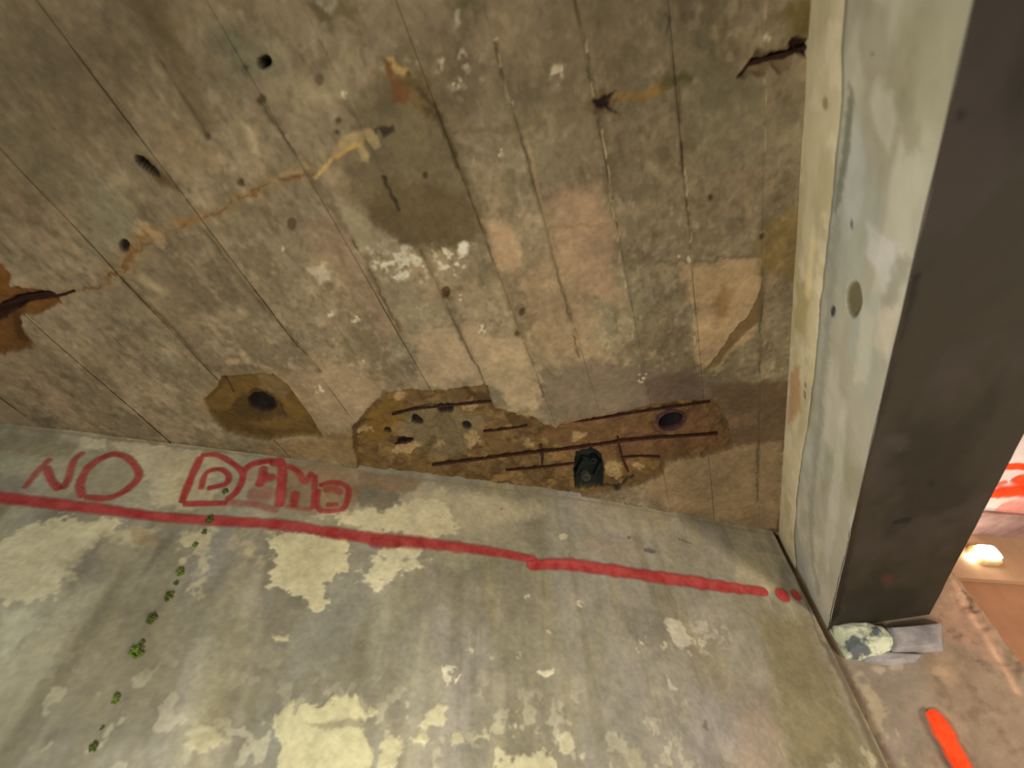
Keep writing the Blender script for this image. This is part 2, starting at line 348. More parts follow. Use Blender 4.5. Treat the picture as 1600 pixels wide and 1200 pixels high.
    # small pits
    for u, v, r, c in [(411, 155, 6, (66, 54, 28)), (697, 461, 5, (58, 42, 20)), (697, 455, 7, (70, 50, 26)), (455, 350, 8, (74, 60, 36)), (816, 487, 5, (58, 42, 22)), (376, 285, 6, (62, 52, 26)), (498, 124, 7, (84, 72, 46)), (1111, 307, 4, (54, 44, 22)), (808, 520, 4, (60, 46, 24)), (326, 213, 5, (62, 50, 28)), (664, 272, 5, (54, 44, 24)), (640, 113, 4, (58, 46, 22)), (530, 190, 4, (52, 42, 20)), (528, 208, 4, (52, 42, 20)), (384, 104, 3, (60, 50, 28)), (1190, 368, 5, (70, 48, 22))]:
        E_(u, v, r, r * 1.1, 0, color=c, k=.85, soft=.004, warp=.004, h=.003)
    # bolt holes
    E_(413, 97, 11, 11, color=(30, 17, 5), k=.95, soft=.002, warp=.002, h=.04)
    P([(212, 243), (226, 244), (262, 275), (285, 300), (262, 296), (230, 270)], (78, 62, 34), .8, .01, .006)
    P([(212, 243), (224, 245), (246, 266), (248, 276), (236, 272), (214, 255)], (18, 13, 5), .97, .003, .003, h=.04)
    E_(193, 383, 8, 10, 10, color=(38, 30, 14), k=.9, soft=.003, warp=.004, h=.02)
    # small rust spall with spokes
    E_(940, 160, 22, 14, 0, color=(84, 62, 36), k=.7, soft=.008, warp=.02)
    P([(924, 155), (938, 152), (962, 142), (952, 156), (950, 166), (965, 178), (945, 170), (930, 164)], (34, 18, 6), .95, .003, .006, h=.012)
    # top right spall
    P([(1152, 122), (1168, 100), (1178, 86), (1185, 76), (1200, 82), (1230, 73), (1238, 58), (1252, 53), (1264, 64), (1290, 58), (1290, 80), (1268, 90), (1252, 88), (1243, 84), (1238, 97), (1232, 112), (1216, 116), (1205, 104), (1198, 116), (1184, 123), (1172, 116), (1165, 124)], (100, 82, 54), .75, .003, .005, h=.008, rough=.003)
    P([(1155, 120), (1168, 100), (1178, 92), (1198, 88), (1234, 78), (1240, 62), (1252, 58), (1264, 66), (1290, 62), (1290, 76), (1262, 84), (1246, 78), (1232, 90), (1200, 98), (1176, 102), (1164, 118)], (36, 18, 6), .95, .003, .005, h=.014)
    P([(1180, 80), (1200, 84), (1200, 90), (1180, 92)], (70, 58, 34), .8, .003, .004)
    # left spall
    P([(-40, 400), (0, 411), (15, 430), (12, 450), (55, 450), (85, 458), (94, 470), (62, 490), (32, 492), (35, 520), (50, 545), (0, 553), (-50, 560)], (98, 62, 22), .95, .006, .008, h=.012, rough=.004)
    P([(-40, 500), (0, 478), (30, 462), (70, 456), (78, 464), (40, 474), (15, 492), (-10, 510), (-40, 520)], (40, 20, 5), .95, .005, .006, h=.012)
    P([(12, 490), (32, 492), (36, 515), (55, 540), (20, 535)], (66, 38, 12), .7, .006, .006)
    # small spall above the lettering
    P([(300, 640), (330, 585), (440, 575), (520, 690), (420, 700)], (128, 106, 72), .4, .01, .01)
    P([(318, 627), (340, 604), (346, 589), (390, 586), (428, 584), (448, 600), (470, 630), (490, 658), (506, 684), (470, 683), (410, 689), (366, 680), (335, 652)], (90, 68, 26), .95, .002, .003, h=.013, rough=.005)
    P([(325, 640), (400, 670), (490, 680), (410, 687), (350, 672)], (72, 52, 18), .7, .01, .01)
    P([(400, 592), (435, 590), (450, 615), (440, 630), (405, 612)], (112, 90, 56), .7, .006, .01)
    P([(352, 650), (372, 625), (392, 612), (415, 616), (438, 640), (450, 655), (420, 660), (380, 664)], (62, 44, 16), .85, .01, .01, h=.006)
    E_(405, 636, 22, 15, 20, color=(16, 10, 3), k=.97, soft=.006, warp=.008, h=.025)
    L([(346, 590), (362, 616)], (50, 34, 12), .003, .8, .002, .003)
    # long spall along the wall with exposed bars
    big = [(550, 666), (575, 640), (603, 616), (640, 608), (690, 612), (722, 606), (760, 603), (772, 638), (800, 645), (830, 650), (850, 665), (885, 664), (960, 646), (1010, 634), (1060, 626), (1112, 624), (1138, 660), (1145, 700), (1100, 714), (1040, 722), (1038, 740), (1001, 757), (960, 768), (900, 778), (780, 762), (640, 745), (560, 735), (552, 700)]
    P(big, (90, 68, 34), .95, .003, .006, h=.015, rough=.009)
    P(big, (70, 50, 22), .8, .01, .01, speck=(26, .48, .66)); P(big, (122, 96, 56), .6, .01, .01, speck=(34, .56, .72), seed=31)
    P([(850, 665), (960, 646), (1110, 626), (1140, 700), (1040, 722), (880, 715)], (92, 62, 36), .55, .015, .02)
    P([(640, 640), (700, 632), (760, 660), (745, 700), (690, 725), (650, 705), (615, 680)], (98, 84, 56), .85, .015, .02, h=.004, rough=.003)
    P([(560, 670), (610, 625), (640, 640), (600, 690), (570, 700)], (100, 74, 26), .8, .01, .015)
    for u, v, a_, b_ in [(622, 628, 12, 8), (740, 692, 14, 12), (690, 702, 10, 7), (825, 700, 9, 6), (570, 676, 10, 5), (632, 705, 22, 9), (960, 742, 12, 14), (735, 640, 14, 5), (1000, 735, 8, 6), (905, 688, 14, 5), (820, 650, 14, 5), (875, 668, 8, 6)]:
        E_(u, v, a_, b_, -8, color=(150, 126, 84), k=.75, soft=.006, warp=.02, h=-.003, rough=.002)
    for u, v, a_, b_ in [(695, 644, 14, 7), (651, 662, 9, 7), (729, 672, 7, 6), (605, 677, 6, 4), (632, 694, 12, 4)]:
        E_(u, v, a_, b_, -5, color=(20, 11, 3), k=.95, soft=.004, warp=.006, h=.016)
    L([(675, 690), (668, 705), (660, 720)], (70, 56, 28), .01, .7, .008, .01)
    P([(900, 711), (926, 706), (940, 714), (946, 740), (942, 766), (900, 770), (897, 740)], (14, 18, 12), .95, .003, .003, h=.022)
    L([(944, 764), (965, 766), (990, 750)], (30, 20, 8), .005, .85, .004, .006, h=.006)
    p.disc(1050, 661, .0395, (30, 14, 8), h=.052)
    L([(1018, 662), (1022, 674), (1035, 684)], (60, 38, 22), .003, .7, .003, .003)
    E_(1000, 690, 30, 14, 0, color=(98, 66, 44), k=.6, soft=.01, warp=.01)
    # brown band next to the wall line, darker mark at the beam corner
    L([(130, 678), (260, 692), (400, 710), (520, 728), (640, 745)], (92, 70, 34), .012, .55, .012, .01)
    L([(1205, 828), (1216, 830), (1224, 800)], (60, 46, 26), .01, .7, .01, .005)
    p.col *= (1 + .24 * (fbm(a, b, 11, 301, 3) - .5) + .17 * (fbm(a, b, 36, 303, 3) - .5) + .13 * (fbm(a, b, 120, 305, 2) - .5))[:, None]
    # general relief
    p.h += (fbm(a, b, 14, 5, 4) - .5) * .0022 + (fbm(a, b, 130, 8, 2) - .5) * .0007
    return p

seams = [-3.1, -2.6, -2.1, -1.75, -1.49, -1.35, -1.21, -1.075, -.935, -.81, -.685, -.562, -.438, -.298, -.158, -.028, .112, .256, .408, .50]
def wall_y(x):                    # wall line on the ceiling at x
    s = np.linspace(-1.9, 2.6, 900); o = bulge(s); px = WA[0] + s * WT[0] + o * WN[0]; py = WA[1] + s * WT[1] + o * WN[1]
    return np.interp(x, px, py)
offs = [0, 0, 0, 0, .001, -.001, .001, -.0005, .0015, -.001, .001, -.0015, .001, -.001, .0015, -.0012, .0018, -.0008, .001]
for i in range(len(seams) - 1):
    x0, x1 = seams[i], seams[i + 1]; fine = x0 > -1.5
    nc = max(6, int((x1 - x0) / (.0026 if fine else .02)))
    u = np.linspace(0, 1, nc); xs = x0 + (x1 - x0) * u
    # narrow V grooves at the long edges: squeeze the outer columns
    xs[1] = x0 + .0016; xs[-2] = x1 - .0016
    ymin_vis = -.32 if x0 > -.9 else -.1
    ys = np.concatenate([np.linspace(-2.5, ymin_vis, 140)[:-1], np.arange(ymin_vis, float(wall_y(x1)) + .03, .0032 if fine else .02)])
    if not fine: ys = np.linspace(-2.5, float(wall_y(x1)) + .03, 60)
    A, B = np.meshgrid(xs, ys); a = A.ravel(); b = B.ravel()
    p = paint_ceiling(a, b, i)
    edge = np.zeros_like(A); gv = .0016 * sstep(.35, .7, fbm(ys, ys * 0 + i, 7, 77, 3)); edge[:, 0] = gv; edge[:, -1] = gv
    # slight cupping of every shutter board
    cup = -.0012 * (2 * (A - x0) / (x1 - x0) - 1) ** 2
    keep = np.exp(-np.clip(p.h - .002, 0, 1) / .002)   # joints end where the face has spalled off
    z = TOP + p.h + (offs[i] + edge.ravel() + cup.ravel()) * keep
    nr = len(ys); P3 = np.stack([a, b, z], 1)
    # skirts up to the slab on all four sides
    idx = np.arange(nr * nc).reshape(nr, nc)
    ring = np.concatenate([idx[0, :], idx[1:, -1], idx[-1, -2::-1], idx[-2:0:-1, 0]])
    up = P3[ring].copy(); up[:, 2] = TOP + .068; n0 = len(P3); k = len(ring); j = np.arange(k)
    extra = np.stack([ring[j], ring[(j + 1) % k], n0 + (j + 1) % k, n0 + j], 1)[:, ::-1]
    rg = p.rgba(.93); rg = np.concatenate([rg, rg[ring]])
    grid_mesh('concrete_strip', np.concatenate([P3, up]), nr, nc, M_ceil, ceiling, rg, flip=True, extra=extra)

# ------------------------------------------------------------------ front wall
def paint_wall(a, b):
    p = Paint(a, b, (143, 138, 119), W)
    P, L, E_ = p.poly, p.line, p.ell
    p.noise(7, 2.2, .45, .7, (126, 120, 95), .8, 61)
    p.noise(8, 3, .5, .72, (150, 143, 128), .8, 67)
    p.noise(14, 3.5, .5, .75, (140, 132, 98), .6, 71)
    p.noise(22, 9, .55, .78, (160, 152, 124), .5, 73)
    # streaky run-off
    p.noise(30, 3.0, .5, .72, (122, 115, 92), .5, 79)
    lf = 1 - sstep(.9, 1.5, a)
    for (lo_, hi_, c_, sd_) in [(.50, .66, (116, 110, 86), 181), (.52, .68, (172, 167, 138), 183), (.52, .66, (140, 138, 122), 187)]:
        p.mixc(np.arange(p.n), sstep(lo_, hi_, fbm(a * 9, b * 2.0, 1.0, sd_, 4)) * lf * .6, c_)
    lower = (1 - sstep(1.9, 2.12, b)) * sstep(.60, .66, fbm(a * 30, b * 26, 1.0, 83, 4)); p.mixc(np.arange(p.n), lower * .55, (190, 184, 152))
    # lighter upper band with remains of limewash
    P([(0, 700), (60, 690), (230, 690), (420, 720), (560, 745), (640, 760), (800, 785), (830, 860), (700, 848), (540, 836), (300, 808), (0, 775)], (160, 152, 122), .6, .03, .03)
    P([(130, 680), (165, 684), (165, 700), (125, 698)], (186, 178, 142), .85, .006, .012)
    P([(175, 685), (260, 695), (280, 745), (300, 790), (240, 785), (225, 740), (180, 700)], (184, 174, 138), .8, .01, .03)
    P([(0, 710), (60, 718), (70, 740), (0, 735)], (152, 150, 122), .6, .015, .01)
    P([(0, 678), (120, 690), (110, 720), (0, 705)], (132, 122, 94), .7, .012, .01)
    P([(0, 740), (60, 750), (60, 770), (0, 770)], (120, 116, 104), .6, .02, .01)
    P([(255, 695), (345, 710), (330, 780), (270, 785)], (188, 174, 134), .7, .012, .03)
    P([(640, 755), (830, 785), (860, 800), (720, 830), (640, 800), (625, 780)], (176, 162, 128), .65, .02, .02)
    P([(600, 790), (640, 775), (700, 790), (715, 830), (630, 838), (570, 825), (480, 800), (560, 800)], (204, 192, 150), .8, .01, .03)
    P([(540, 760), (600, 752), (625, 770), (600, 800), (560, 790)], (110, 102, 80), .8, .01, .02)
    P([(560, 735), (660, 750), (650, 765), (600, 768), (560, 760)], (128, 108, 78), .8, .008, .008)
    P([(440, 722), (520, 730), (560, 745), (550, 800), (500, 800), (440, 790)], (130, 100, 66), .6, .02, .02)
    P([(380, 730), (430, 725), (440, 780), (390, 780)], (150, 120, 92), .5, .01, .01)
    # cream peeled fields
    P([(-60, 880), (0, 845), (60, 812), (140, 808), (190, 818), (128, 866), (114, 905), (90, 935), (40, 938), (-60, 930)], (196, 188, 148), .85, .006, .03, h=.0008)
    P([(0, 950), (50, 952), (55, 975), (20, 1010), (0, 1040)], (178, 176, 146), .7, .01, .02)
    P([(160, 820), (250, 830), (215, 860), (180, 900), (160, 880)], (180, 172, 132), .8, .01, .02)
    P([(115, 870), (165, 830), (215, 860), (190, 900), (120, 930), (105, 910)], (118, 112, 92), .6, .015, .02)
    P([(200, 820), (265, 842), (248, 862), (210, 850)], (150, 132, 98), .7, .006, .006)
    P([(250, 842), (272, 840), (240, 885), (225, 895)], (104, 98, 78), .75, .01, .006)
    P([(285, 825), (345, 822), (330, 870), (320, 920), (300, 925), (290, 870)], (192, 182, 142), .8, .008, .025, speck=(32, .35, .55))
    P([(350, 830), (430, 825), (430, 870), (370, 890), (350, 870)], (176, 166, 128), .8, .01, .03, speck=(30, .4, .6))
    P([(420, 835), (500, 832), (545, 845), (540, 885), (510, 905), (512, 950), (495, 958), (468, 930), (425, 915), (425, 890)], (202, 192, 148), .9, .004, .022, h=.001)
    P([(550, 900), (570, 885), (600, 860), (640, 842), (660, 850), (690, 848), (660, 880), (620, 905), (590, 925), (570, 900)], (204, 196, 156), .9, .006, .03, h=.001, speck=(35, .3, .5))
    P([(700, 850), (760, 865), (720, 890), (650, 880)], (166, 158, 124), .6, .015, .02)
    P([(425, 990), (450, 992), (452, 1000), (432, 1000)], (186, 178, 140), .85, .003, .008, h=.001)
    P([(435, 1115), (480, 1095), (520, 1090), (560, 1095), (590, 1125), (560, 1135), (575, 1180), (570, 1260), (450, 1260), (440, 1175)], (192, 186, 142), .9, .004, .03, h=.001)
    P([(480, 1128), (560, 1125), (590, 1132), (560, 1140), (500, 1138)], (134, 126, 98), .7, .004, .008)
    P([(285, 1160), (300, 1128), (325, 1125), (355, 1155), (330, 1165)], (182, 176, 138), .85, .005, .018, h=.001)
    P([(590, 1200), (600, 1150), (625, 1145), (630, 1180), (610, 1210)], (190, 182, 142), .85, .004, .018, h=.001)
    P([(655, 1130), (680, 1108), (700, 1105), (695, 1130), (665, 1140)], (196, 188, 148), .85, .004, .015, h=.001)
    P([(640, 1150), (700, 1145), (790, 1155), (760, 1165), (680, 1162), (650, 1175)], (186, 178, 138), .8, .004, .02, h=.001, speck=(50, .42, .55))
    P([(765, 1200), (780, 1172), (840, 1165), (860, 1180), (850, 1260), (765, 1260)], (194, 186, 146), .9, .004, .025, h=.001)
    P([(865, 1150), (890, 1140), (905, 1170), (880, 1185)], (190, 182, 146), .85, .004, .015, h=.001)
    P([(975, 1190), (1000, 1168), (1015, 1200), (990, 1220)], (176, 168, 136), .8, .005, .015)
    P([(835, 1048), (865, 1046), (866, 1056), (850, 1060)], (206, 198, 162), .95, .003, .006, h=.001)
    P([(690, 1043), (722, 1042), (718, 1058), (700, 1075), (692, 1060)], (206, 198, 166), .9, .003, .01, h=.001, speck=(90, .4, .5))
    P([(1035, 965), (1060, 968), (1075, 990), (1085, 1010), (1060, 1015), (1045, 990)], (190, 182, 156), .85, .004, .015, h=.001)
    P([(1080, 960), (1135, 970), (1150, 1010), (1110, 1025), (1080, 1010)], (172, 164, 140), .75, .006, .02, speck=(60, .48, .58))
    P([(1040, 1050), (1050, 1065), (1060, 1078), (1050, 1078)], (192, 184, 160), .85, .003, .008)
    P([(960, 945), (1040, 955), (1040, 1010), (980, 990)], (118, 112, 96), .6, .015, .02)
    P([(1080, 1080), (1180, 1075), (1200, 1200), (1080, 1200)], (138, 130, 124), .6, .05, .03)
    P([(1160, 1110), (1210, 1090), (1230, 1200), (1140, 1230)], (156, 140, 118), .7, .03, .02)
    P([(1190, 960), (1260, 970), (1350, 1200), (1230, 1200)], (124, 116, 82), .75, .03, .03)
    P([(1150, 860), (1220, 870), (1215, 925), (1150, 915)], (170, 160, 128), .65, .012, .02)
    P([(910, 830), (1010, 850), (1000, 880), (900, 865)], (146, 132, 108), .5, .02, .02)
    P([(330, 970), (390, 960), (380, 1120), (300, 1150), (310, 1060)], (124, 116, 84), .45, .03, .03)
    P([(900, 780), (1060, 812), (1040, 845), (900, 820)], (160, 150, 120), .5, .02, .02)
    L([(1060, 842), (1080, 850)], (90, 84, 60), .003, .6, .003)
    E_(985, 840, 4, 3, color=(96, 90, 80), k=.8, soft=.003); E_(1015, 860, 9, 4, 10, color=(84, 82, 74), k=.8, soft=.004, warp=.006)
    E_(784, 794, 3, 2, color=(100, 90, 60), k=.8, soft=.002); E_(880, 838, 7, 5, color=(196, 186, 152), k=.8, soft=.003, warp=.005)
    E_(1104, 1133, 4, 5, color=(100, 94, 78), k=.7, soft=.003)
    for u, v in [(982, 962), (1002, 1002), (1006, 994), (1000, 1012), (1036, 1010), (1078, 1020), (1098, 1004), (858, 985), (908, 942), (768, 1027), (812, 1024), (1018, 1130), (1020, 1142), (635, 1098), (636, 1122), (805, 1133), (913, 1180), (822, 932), (640, 1155), (760, 1135), (736, 1015)]:
        E_(u, v, 5, 6, 0, color=(190, 182, 150), k=.8, soft=.003, warp=.008, speck=(110, .42, .58))
    # cloudiness over everything
    p.col *= (1 + .16 * (fbm(a, b, 9, 301, 3) - .5) + .14 * (fbm(a, b, 32, 303, 3) - .5) + .12 * (fbm(a, b, 110, 305, 2) - .5))[:, None]
    # darker line against the slab and the beam
    L([(1222, 840), (1240, 890), (1262, 950), (1285, 1010)], (96, 88, 66), .006, .6, .006, .006)
    L([(1290, 1010), (1330, 1090), (1380, 1200)], (92, 84, 62), .012, .65, .01, .006)
    L([(0, 668), (250, 694), (545, 734), (900, 780), (1217, 838)], (128, 112, 78), .004, .5, .004, .004)
    p.h += (fbm(a, b, 5, 15, 3) - .5) * .008 + (fbm(a, b, 30, 18, 3) - .5) * .0016
    return p
s_end = float(WT @ (np.array([.452, 1.83]) - WA))
ss = np.concatenate([np.linspace(-1.9, -.15, 60)[:-1], np.arange(-.15, s_end, .0028), [s_end]])
zz = np.concatenate([np.linspace(0, 1.8, 24)[:-1], np.arange(1.8, TOP + .06, .0028)])
S, Zg = np.meshgrid(ss, zz); a = S.ravel(); b = Zg.ravel()
pw = paint_wall(a, b); off = bulge(a) - pw.h
Pw = np.stack([WA[0] + a * WT[0] + off * WN[0], WA[1] + a * WT[1] + off * WN[1], b], 1)
# return faces: backs and ends so that the wall is a solid
nr, nc = S.shape; idx = np.arange(nr * nc).reshape(nr, nc)
ring = np.concatenate([idx[0, :], idx[1:, -1], idx[-1, -2::-1], idx[-2:0:-1, 0]])
bk = Pw[ring].copy(); bk[:, 0] += WN[0] * .25 * 1; bk[:, 1] += .25 * WN[1]; n0 = len(Pw); k = len(ring); j = np.arange(k)
extra = np.stack([ring[j], n0 + j, n0 + (j + 1) % k, ring[(j + 1) % k]], 1)
rg = pw.rgba(1.1); rg = np.concatenate([rg, rg[ring]])
wall_front = structure(grid_mesh('wall_front', np.concatenate([Pw, bk]), nr, nc, M_wall, None, rg, extra=extra))
Hw = pw.h.reshape(nr, nc)
def wall_h(s, z):
    i = np.clip(np.searchsorted(ss, s) - 1, 0, nc - 2); j = np.clip(np.searchsorted(zz, z) - 1, 0, nr - 2)
    return np.maximum(np.maximum(Hw[j, i], Hw[j + 1, i]), np.maximum(Hw[j, i + 1], Hw[j + 1, i + 1]))
def wall_point(s, z, lift):
    o = bulge(s) - wall_h(s, z) - lift
    return np.stack([WA[0] + s * WT[0] + o * WN[0], WA[1] + s * WT[1] + o * WN[1], z], -1)

# ------------------------------------------------------------------ sprayed paint: ribbons lying on their surface
def smooth_line(pts, step=.003):
    p = np.array(pts, float)
    if len(p) > 2:
        q = np.concatenate([[2 * p[0] - p[1]], p, [2 * p[-1] - p[-2]]]); out = []
        for i in range(1, len(q) - 2):
            t = np.linspace(0, 1, 8)[:-1, None]; a_, b_, c_, d_ = q[i - 1], q[i], q[i + 1], q[i + 2]
            out.append(.5 * (2 * b_ + (c_ - a_) * t + (2 * a_ - 5 * b_ + 4 * c_ - d_) * t * t + (3 * b_ - a_ - 3 * c_ + d_) * t ** 3))
        p = np.concatenate(out + [p[-1:]])
    d = np.concatenate([[0], np.cumsum(np.hypot(*np.diff(p, axis=0).T))]); n = max(4, int(d[-1] / step))
    t = np.linspace(0, d[-1], n); return np.stack([np.interp(t, d, p[:, 0]), np.interp(t, d, p[:, 1])], 1)
def paint_object(name, strokes, proj, surf, mat, parent, lift=.0012, label=None):
    """strokes: (pixel points, full width px, strength)"""
    V, Fc, A_ = [], [], []
    rs = np.random.RandomState(len(strokes) * 13 + 5)
    for k_, (px, wpx, st) in enumerate(strokes):
        pts = smooth_line([proj(*q) for q in px]); m = len(px) // 2
        wpx = [wpx] * len(px) if not isinstance(wpx, (list, tuple)) else wpx
        sc_ = math.dist(proj(px[m][0], px[m][1]), proj(px[m][0], px[m][1] + 10)) / 10
        n = len(pts); wi = np.interp(np.linspace(0, 1, n), np.linspace(0, 1, len(wpx)), wpx) * sc_ * .45
        wi = wi * (1 + .22 * (vn(np.linspace(0, n / 9, n), np.zeros(n), k_) - .5))
        ds = np.minimum(np.arange(n), np.arange(n)[::-1]) * .003; wi = wi * np.sqrt(np.clip(1 - (1 - np.clip(ds / (wi + 1e-6), 0, 1)) ** 2, .02, 1))
        tg = np.gradient(pts, axis=0); tg /= np.linalg.norm(tg, axis=1)[:, None] + 1e-9; nm = np.stack([-tg[:, 1], tg[:, 0]], 1)
        cols = np.array([-1.35, -1.0, -.6, 0, .6, 1.0, 1.35]); cov = np.array([0, .42, .92, 1, .92, .42, 0])
        base = len(V)
        q = pts[:, None, :] + nm[:, None, :] * (wi[:, None] * cols[None])[..., None]
        c3 = surf(q[..., 0].ravel(), q[..., 1].ravel(), lift + k_ * .0003)
        endf = np.minimum(np.minimum(np.arange(n), np.arange(n)[::-1]) / 1.0, 1)
        V.extend(c3.tolist()); A_.extend((cov[None] * endf[:, None] * st).ravel().tolist()); w7 = 7
        for i in range(n - 1):
            for j in range(w7 - 1):
                t = base + i * w7 + j; Fc.append((t, t + 1, t + w7 + 1, t + w7))
    o = pymesh(name, V, Fc, mat, parent, smooth=True)
    at = o.data.attributes.new('cover', 'FLOAT', 'POINT'); at.data.foreach_set('value', np.array(A_, np.float32))
    if label: o['label'] = label
    return o
red_line = [(-520, 722), (-240, 750), (0, 777), (80, 787), (150, 795), (240, 807), (330, 813), (440, 821), (520, 833), (600, 843), (700, 853), (780, 864), (840, 876)]
paint_object('painted_line', [(red_line, [26, 26, 22, 20, 17, 16, 15, 16, 17, 20, 20, 16, 12], .92),
    ([(822, 884), (880, 882), (940, 889), (1000, 898), (1060, 907), (1130, 917), (1200, 925)], [14, 18, 19, 18, 20, 17, 14], 1.15),
    ([(1212, 930), (1232, 931)], 17, 1.3), ([(1236, 922), (1250, 940)], 14, 1.0), ([(575, 848), (625, 852)], 16, .7)],
    W, wall_point, M_red, wall_front, label='long red spray-painted line running the length of the wall')
paint_object('painted_letter', [([(36, 764), (56, 740), (80, 716)], 8, .55), ([(72, 728), (80, 750), (94, 767)], 9, .7), ([(96, 766), (106, 750), (116, 720), (132, 706)], 8, .65)], W, wall_point, M_red, wall_front, label='red sprayed letter N')
paint_object('painted_letter', [([(129, 779), (125, 757), (135, 735), (154, 719), (180, 710), (203, 719), (217, 739), (211, 754), (191, 770), (165, 779), (131, 777)], 9, .75)], W, wall_point, M_red, wall_front, label='red sprayed round letter O of the first word')
paint_object('painted_letter', [([(283, 787), (298, 748), (314, 713)], 9, .9), ([(312, 712), (336, 711), (360, 722), (378, 738), (378, 752), (368, 770), (352, 782)], 8, .85), ([(284, 788), (320, 787), (356, 786)], 9, .9), ([(313, 766), (322, 740), (344, 734), (357, 744), (352, 757), (322, 764)], 7, .85)], W, wall_point, M_red, wall_front, label='red sprayed double-outlined letter D')
paint_object('painted_letter', [([(378, 740), (394, 726), (428, 719)], 9, .9), ([(412, 728), (410, 745), (404, 762)], 11, .75), ([(408, 748), (432, 746)], 14, .7), ([(350, 784), (400, 790), (436, 800)], 11, .38), ([(385, 772), (430, 775)], 34, .22)], W, wall_point, M_red, wall_front, label='red sprayed letter E, partly smeared')
paint_object('painted_letter', [([(441, 722), (440, 760), (436, 794)], 12, .9), ([(420, 724), (446, 722)], 14, .8), ([(447, 728), (466, 738), (476, 754), (488, 738)], 8, .75), ([(492, 742), (491, 772), (490, 797)], 8, .75), ([(462, 768), (458, 795)], 11, .75), ([(445, 792), (490, 798)], 8, .4)], W, wall_point, M_red, wall_front, label='red sprayed letter M')
paint_object('painted_letter', [([(497, 760), (520, 754), (543, 762), (541, 788), (528, 798), (498, 796), (497, 764)], 8, .75), ([(504, 768), (522, 764), (534, 774)], 12, .5), ([(508, 790), (530, 790)], 8, .6)], W, wall_point, M_red, wall_front, label='red sprayed filled letter O at the end of the second word')

# ------------------------------------------------------------------ concrete beam (downstand)
BX = .485; BZ = EYE + .662; BX2 = .785; BY0 = -2.4; BY1 = 1.885
beam = tag(empty('concrete_beam', (.63, 1.7, BZ)), 'deep pale grey concrete beam with dark underside crossing at the right', 'beam')
reparent(box('beam_core', (BX + .014, BY0, BZ + .012), (BX2, BY1, TOP + .07), M_plain), beam)
gx = SX(BX)
zb = sorted([gx(*q) for q in [(1325, 0), (1320, 154), (1311, 233), (1302, 327), (1290, 420), (1283, 504), (1272, 613), (1247, 773), (1243, 850), (1246, 880)]])
def zbound(y): return np.interp(y, [q[0] for q in zb], [q[1] for q in zb])
ys = np.concatenate([np.linspace(BY0, -.1, 40)[:-1], np.arange(-.1, BY1, .004)])
# plaster fillet
tt = np.linspace(0, 1, 34); T_, Y_ = np.meshgrid(tt, ys)
wob = (fbm(ys, ys * 0, 16, 4, 3) - .5) * .012; zbt = zbound(ys) + wob
a = Y_.ravel(); b = (TOP + .02 + (zbt[:, None] - TOP - .02) * T_).ravel()
p = Paint(a, b, (158, 148, 118), gx)
p.noise(8, 20, .45, .7, (140, 130, 100), .7, 101); p.noise(20, 30, .55, .75, (172, 162, 134), .6, 103)
p.ell(1298, 158, 5, 10, 0, color=(104, 94, 62), k=.7, soft=.003, warp=.004)
p.poly([(1250, 440), (1275, 450), (1262, 520), (1248, 510)], (132, 120, 82), .7, .01, .01)
p.line([(1276, 380), (1268, 460)], (184, 168, 128), .01, .6, .01)
p.poly([(1240, 580), (1256, 570), (1254, 640), (1236, 660)], (138, 108, 74), .8, .01, .01)
p.line([(1263, 590), (1262, 620)], (70, 60, 44), .004, .7, .003, breakup=(60, .4, .55))
th = .007 * np.sin(np.clip(T_.ravel() * 1.0, 0, 1) * np.pi * .96) ** .35; 
x = BX - .001 - th + (fbm(a, b, 20, 9, 3) - .5) * -.002
fl = grid_mesh('plaster_fillet', np.stack([x, a, b], 1), len(ys), 34, M_beam, None, p.rgba(1.75)); reparent(fl, beam)
# side face
zs = np.arange(BZ, TOP + .03, .004); Z_, Y_ = np.meshgrid(zs, ys); a = Y_.ravel(); b = Z_.ravel()
p = Paint(a, b, (138, 134, 117), gx)
p.noise(3.5, 8, .45, .68, (124, 118, 96), .75, 111); p.noise(5, 10, .5, .7, (160, 156, 138), .7, 113); p.noise(4, 9, .55, .72, (134, 138, 126), .6, 117)
p.poly([(1345, 0), (1385, 0), (1380, 100), (1350, 150), (1340, 60)], (124, 118, 98), .6, .012, .01)
p.poly([(1362, 140), (1392, 150), (1398, 190), (1388, 238), (1368, 215), (1357, 175)], (158, 154, 136), .7, .01, .006)
p.poly([(1402, 110), (1428, 150), (1434, 228), (1412, 240), (1400, 190)], (120, 114, 92), .65, .01, .01)
p.poly([(1350, 345), (1380, 370), (1405, 400), (1390, 460), (1372, 450), (1352, 400)], (164, 162, 156), .7, .012, .012)
p.poly([(1398, 400), (1420, 410), (1395, 470), (1375, 500), (1372, 470)], (116, 112, 98), .6, .008, .01)
p.poly([(1345, 480), (1365, 500), (1352, 600), (1332, 600), (1338, 520)], (160, 156, 138), .6, .01, .01)
p.poly([(1310, 640), (1322, 640), (1308, 800), (1290, 900), (1284, 860), (1298, 740)], (156, 156, 142), .6, .01, .01)
p.poly([(1275, 640), (1290, 650), (1278, 760), (1262, 780)], (150, 146, 130), .5, .01, .01)
p.poly([(1310, 300), (1330, 170), (1345, 250), (1340, 340), (1318, 370)], (150, 152, 142), .7, .012, .01)
p.poly([(1325, 130), (1330, 160), (1320, 250), (1303, 340), (1300, 330), (1312, 220)], (96, 96, 80), .8, .006, .008)
p.line([(1303, 350), (1297, 430), (1290, 520), (1281, 615), (1274, 690), (1264, 790), (1268, 880), (1276, 930)], (112, 110, 97), .012, .6, .011, .012)
p.ell(1331, 468, 12, 29, 3, color=(82, 76, 55), k=.95, soft=.003, warp=.003, h=-.004)
